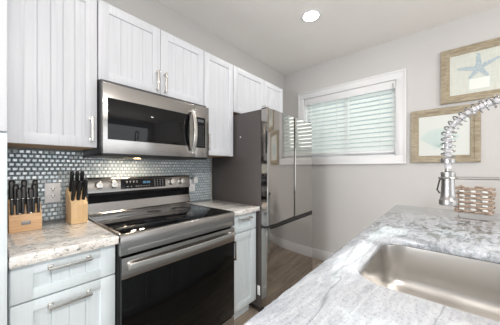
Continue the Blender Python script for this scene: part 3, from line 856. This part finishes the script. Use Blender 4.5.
spots = [(-0.046, 0.098, 0.158, 'back left corner, tallest on that side'), (0.000, 0.098, 0.158, 'back row middle'), (0.044, 0.098, 0.158, 'back right corner'),
         (-0.032, 0.066, 0.136, 'middle row left'), (-0.004, 0.064, 0.130, 'middle row centre'), (0.038, 0.066, 0.136, 'middle row right'),
         (-0.021, 0.043, 0.118, 'front left behind the steak knives'), (0.022, 0.043, 0.118, 'front right behind the steak knives')]
for i, (dx, dy, dz, s_) in enumerate(spots):
    o = place(bigk, i == 0, (KX+dx, KY+dy, 0.914+dz-0.028), math.radians(-8), 0, 'big black knife in wide block, ' + s_)

# narrow slanted block (right of the outlet)
NX, NY, RZ = 0.322, 1.640, math.radians(3)
nb = thing('knife_block', 'narrow pale beech knife block beside the range', 'knife block', (NX, NY, 0.914), RZ)
b = newbm()
prism(b, [(-0.050, 0.0005), (0.070, 0.0005), (0.070, 0.200), (0.045, 0.205), (-0.050, 0.112)], -0.040, 0.040, 'x', 0.003)
obj('block', b, M_block2, nb, local=True)
nk = make_knife('kitchen_knife', '', 'knife', 0.125, 0.026, 0.020, 'black knives in the narrow knife block', 0.09, False, False)
spots = [(-0.025, 0.032, 0.192, 'back row left'), (0.000, 0.032, 0.192, 'back row middle'), (0.024, 0.032, 0.192, 'back row right'),
         (-0.027, -0.018, 0.143, 'front row left'), (-0.001, -0.018, 0.143, 'front row middle'), (0.025, -0.018, 0.143, 'front row right')]
Rm = Matrix.Rotation(RZ, 3, 'Z')
for i, (dx, dy, dz, s_) in enumerate(spots):
    v = Rm @ Vector((dx, dy, dz))
    place(nk, i == 0, (NX+v.x, NY+v.y, 0.914+dz-0.008), math.radians(20 if dy > 0 else 24), RZ, 'black knife in narrow beech block, ' + s_)

# ------------------------------------------------------------------ driftwood basket on the peninsula
bx = thing('basket', 'driftwood twig basket at the far end of the peninsula', 'basket', (2.235, -0.168, 0.9205), math.radians(-14))
# local: long side along y (width 0.2), short side along x
LW, SW, HH = 0.165, 0.110, 0.176
rows = 6
def twig(p, q, rad, n=9):
    b = newbm(); p, q = Vector(p), Vector(q); pts = []; rr = []
    for k in range(n):
        u = k/(n-1); j = 0.004
        pts.append(p.lerp(q, u) + Vector((random.uniform(-j, j), random.uniform(-j, j), random.uniform(-j, j)*1.1)))
        rr.append(rad*random.uniform(0.75, 1.2))
    tube(b, pts, rad, 8, True, rr); return b
for k in range(rows):
    z = 0.012 + k*(HH-0.02)/(rows-1)
    for sx in (-1, 1):
        rad = random.uniform(0.0075, 0.0105)
        obj('twig', twig((sx*SW/2, -LW/2-0.012, z), (sx*SW/2, LW/2+0.012, z+random.uniform(-.004, .004)), rad), M_twig, bx, local=True)
    for sy in (-1, 1):
        rad = random.uniform(0.007, 0.0095)
        obj('twig', twig((-SW/2-0.01, sy*LW/2, z+0.006), (SW/2+0.01, sy*LW/2, z+0.006), rad), M_twig, bx, local=True)
b = newbm(); box(b, -SW/2+0.006, SW/2-0.006, -LW/2+0.006, LW/2-0.006, 0.001, 0.008); obj('bottom', b, M_twig, bx, local=True)
b = newbm()
box(b, -SW/2+0.008, -SW/2+0.012, -LW/2+0.008, LW/2-0.008, 0.008, HH-0.02); box(b, SW/2-0.012, SW/2-0.008, -LW/2+0.008, LW/2-0.008, 0.008, HH-0.02)
box(b, -SW/2+0.01, SW/2-0.01, -LW/2+0.008, -LW/2+0.012, 0.008, HH-0.02); box(b, -SW/2+0.01, SW/2-0.01, LW/2-0.012, LW/2-0.008, 0.008, HH-0.02)
obj('lining', b, mat('grey_linen_lining', srgb(196, 186, 176), 0.9), bx, local=True)
for yy in (LW/2-0.03, -0.005, -LW/2+0.02):
    for k in range(rows-1):
        z = 0.012 + (k+0.5)*(HH-0.02)/(rows-1)
        b = newbm(); box(b, -SW/2-0.013, -SW/2+0.004, yy-0.013, yy+0.013, z-0.0065, z+0.0065, 0.003); obj('lashing', b, M_cordw, bx, local=True)
for pts in ([(-SW/2, LW/2+0.01, HH-0.01), (-SW/2-0.004, LW/2-0.03, HH+0.014), (-SW/2, LW/2-0.06, HH-0.005), (-SW/2, LW/2-0.08, HH-0.014)],
            [(-SW/2, -LW/2+0.07, HH+0.012), (-SW/2-0.003, -LW/2+0.03, HH+0.008), (-SW/2-0.004, -LW/2-0.01, HH-0.02), (-SW/2+0.01, -LW/2-0.025, HH-0.05)]):
    b = newbm(); tube(b, pts, 0.006, 8, True, [0.004, 0.0075, 0.006, 0.0035]); obj('twig', b, M_twig, bx, local=True)

# ------------------------------------------------------------------ framed prints on the window wall
def frame_thing(label, yc, zc, w_, h_, fw, paper):
    r = thing('framed_print', label, 'picture', (WX, yc, zc), 0, 'framed prints on the window wall')
    b = newbm(); x0, x1 = WX-0.030, WX-0.001
    y0, y1, z0, z1 = yc-w_/2, yc+w_/2, zc-h_/2, zc+h_/2
    # mitred profile, four sides
    prof = [(0.0, x1), (0.0, x0+0.004), (0.004, x0), (fw*0.55, x0), (fw*0.62, x0+0.005), (fw-0.012, x0+0.008), (fw, x0+0.014), (fw, x1)]
    rings = []
    for d, x in prof:
        rings.append([b.verts.new((x, y0+d, z0+d)), b.verts.new((x, y1-d, z0+d)), b.verts.new((x, y1-d, z1-d)), b.verts.new((x, y0+d, z1-d))])
    for A, B in zip(rings, rings[1:] + rings[:1]):
        for k in range(4): b.faces.new((A[k], A[(k+1) % 4], B[(k+1) % 4], B[k]))
    obj('frame', b, M_fwood, r)
    b = newbm(); box(b, WX-0.012, WX-0.008, y0+fw-0.002, y1-fw+0.002, z0+fw-0.002, z1-fw+0.002); p = obj('print', b, paper, r)
    return r, p, WX-0.0125
def flat(name, poly, x, m, parent):
    b = newbm(); prism(b, poly, x-0.0006, x, 'x'); return obj(name, b, m, parent)
r, p, xs = frame_thing('framed starfish print, the higher of the two pictures', -0.237, 2.113, 0.51, 0.511, 0.068, M_paper)
cy, cz = -0.243, 2.145
# arms sorted by angle: 26, 90, 170, 234, 306
order = [(26, 0.15), (90, 0.135), (170, 0.145), (234, 0.105), (306, 0.105)]
poly = []
for i, (a, L_) in enumerate(order):
    a2 = math.radians(a); d = Vector((-math.cos(a2), math.sin(a2))); nrm = Vector((-math.sin(a2), -math.cos(a2)))
    for (u, wd) in ((0.3, 0.020), (0.8, 0.012), (0.97, 0.008), (1.0, 0.0), (0.97, -0.008), (0.8, -0.012), (0.3, -0.020)):
        q = Vector((cy, cz)) + d*L_*u + nrm*wd; poly.append((q.x, q.y))
    nxt = order[(i+1) % 5][0] + (360 if i == 4 else 0); am = math.radians((a+nxt)/2)
    poly.append((cy - math.cos(am)*0.030, cz + math.sin(am)*0.030))
# poly built counter-clockwise in photo view; each arm's sides must follow the turn
poly2 = []
for i in range(5):
    poly2 += poly[i*8:i*8+8]
flat('starfish_print', poly2, xs+0.0004-0.0008, M_star, p)
flat('table_shape', [(cy+0.062, cz-0.185), (cy+0.062, cz-0.085), (cy-0.07, cz-0.085), (cy-0.07, cz-0.185)], xs+0.0004, mat('pale_grey_print_ink', srgb(226, 229, 224), 0.6), p)
b = newbm()
for (ya, yb, za, zb) in ((cy+0.060, cy+0.066, cz-0.185, cz-0.08), (cy-0.075, cy-0.069, cz-0.185, cz-0.08), (cy-0.075, cy+0.066, cz-0.09, cz-0.084)):
    box(b, xs-0.0004, xs+0.0006, ya, yb, za, zb)
obj('table_outline', b, M_shell, p)

r, p, xs = frame_thing('framed scallop shell print, the lower picture behind the faucet', 0.0, 1.558, 0.512, 0.532, 0.068, M_paper2)
cy, cz = 0.03, 1.44; fan = []
N_ = 13
for k in range(N_*4+1):
    a = math.radians(32 + 116*k/(N_*4)); rr = 0.185*(0.90 + 0.10*math.sin(a)**2) + 0.004*abs(math.sin(PI*k/4)); fan.append((cy + math.cos(a)*rr*1.02, cz + math.sin(a)*rr))
fan += [(cy-0.045, cz+0.012), (cy-0.04, cz-0.012), (cy+0.04, cz-0.012), (cy+0.045, cz+0.012)]
flat('shell_print', fan, xs+0.0004, M_shell, p)
b = newbm()
for k in range(N_+1):
    a = math.radians(32 + 116*k/N_)
    tube(b, [(xs-0.0002, cy, cz), (xs-0.0002, cy + math.cos(a)*0.163, cz + math.sin(a)*0.17)], 0.0012, 4)
obj('shell_ribs', b, M_shell2, p)
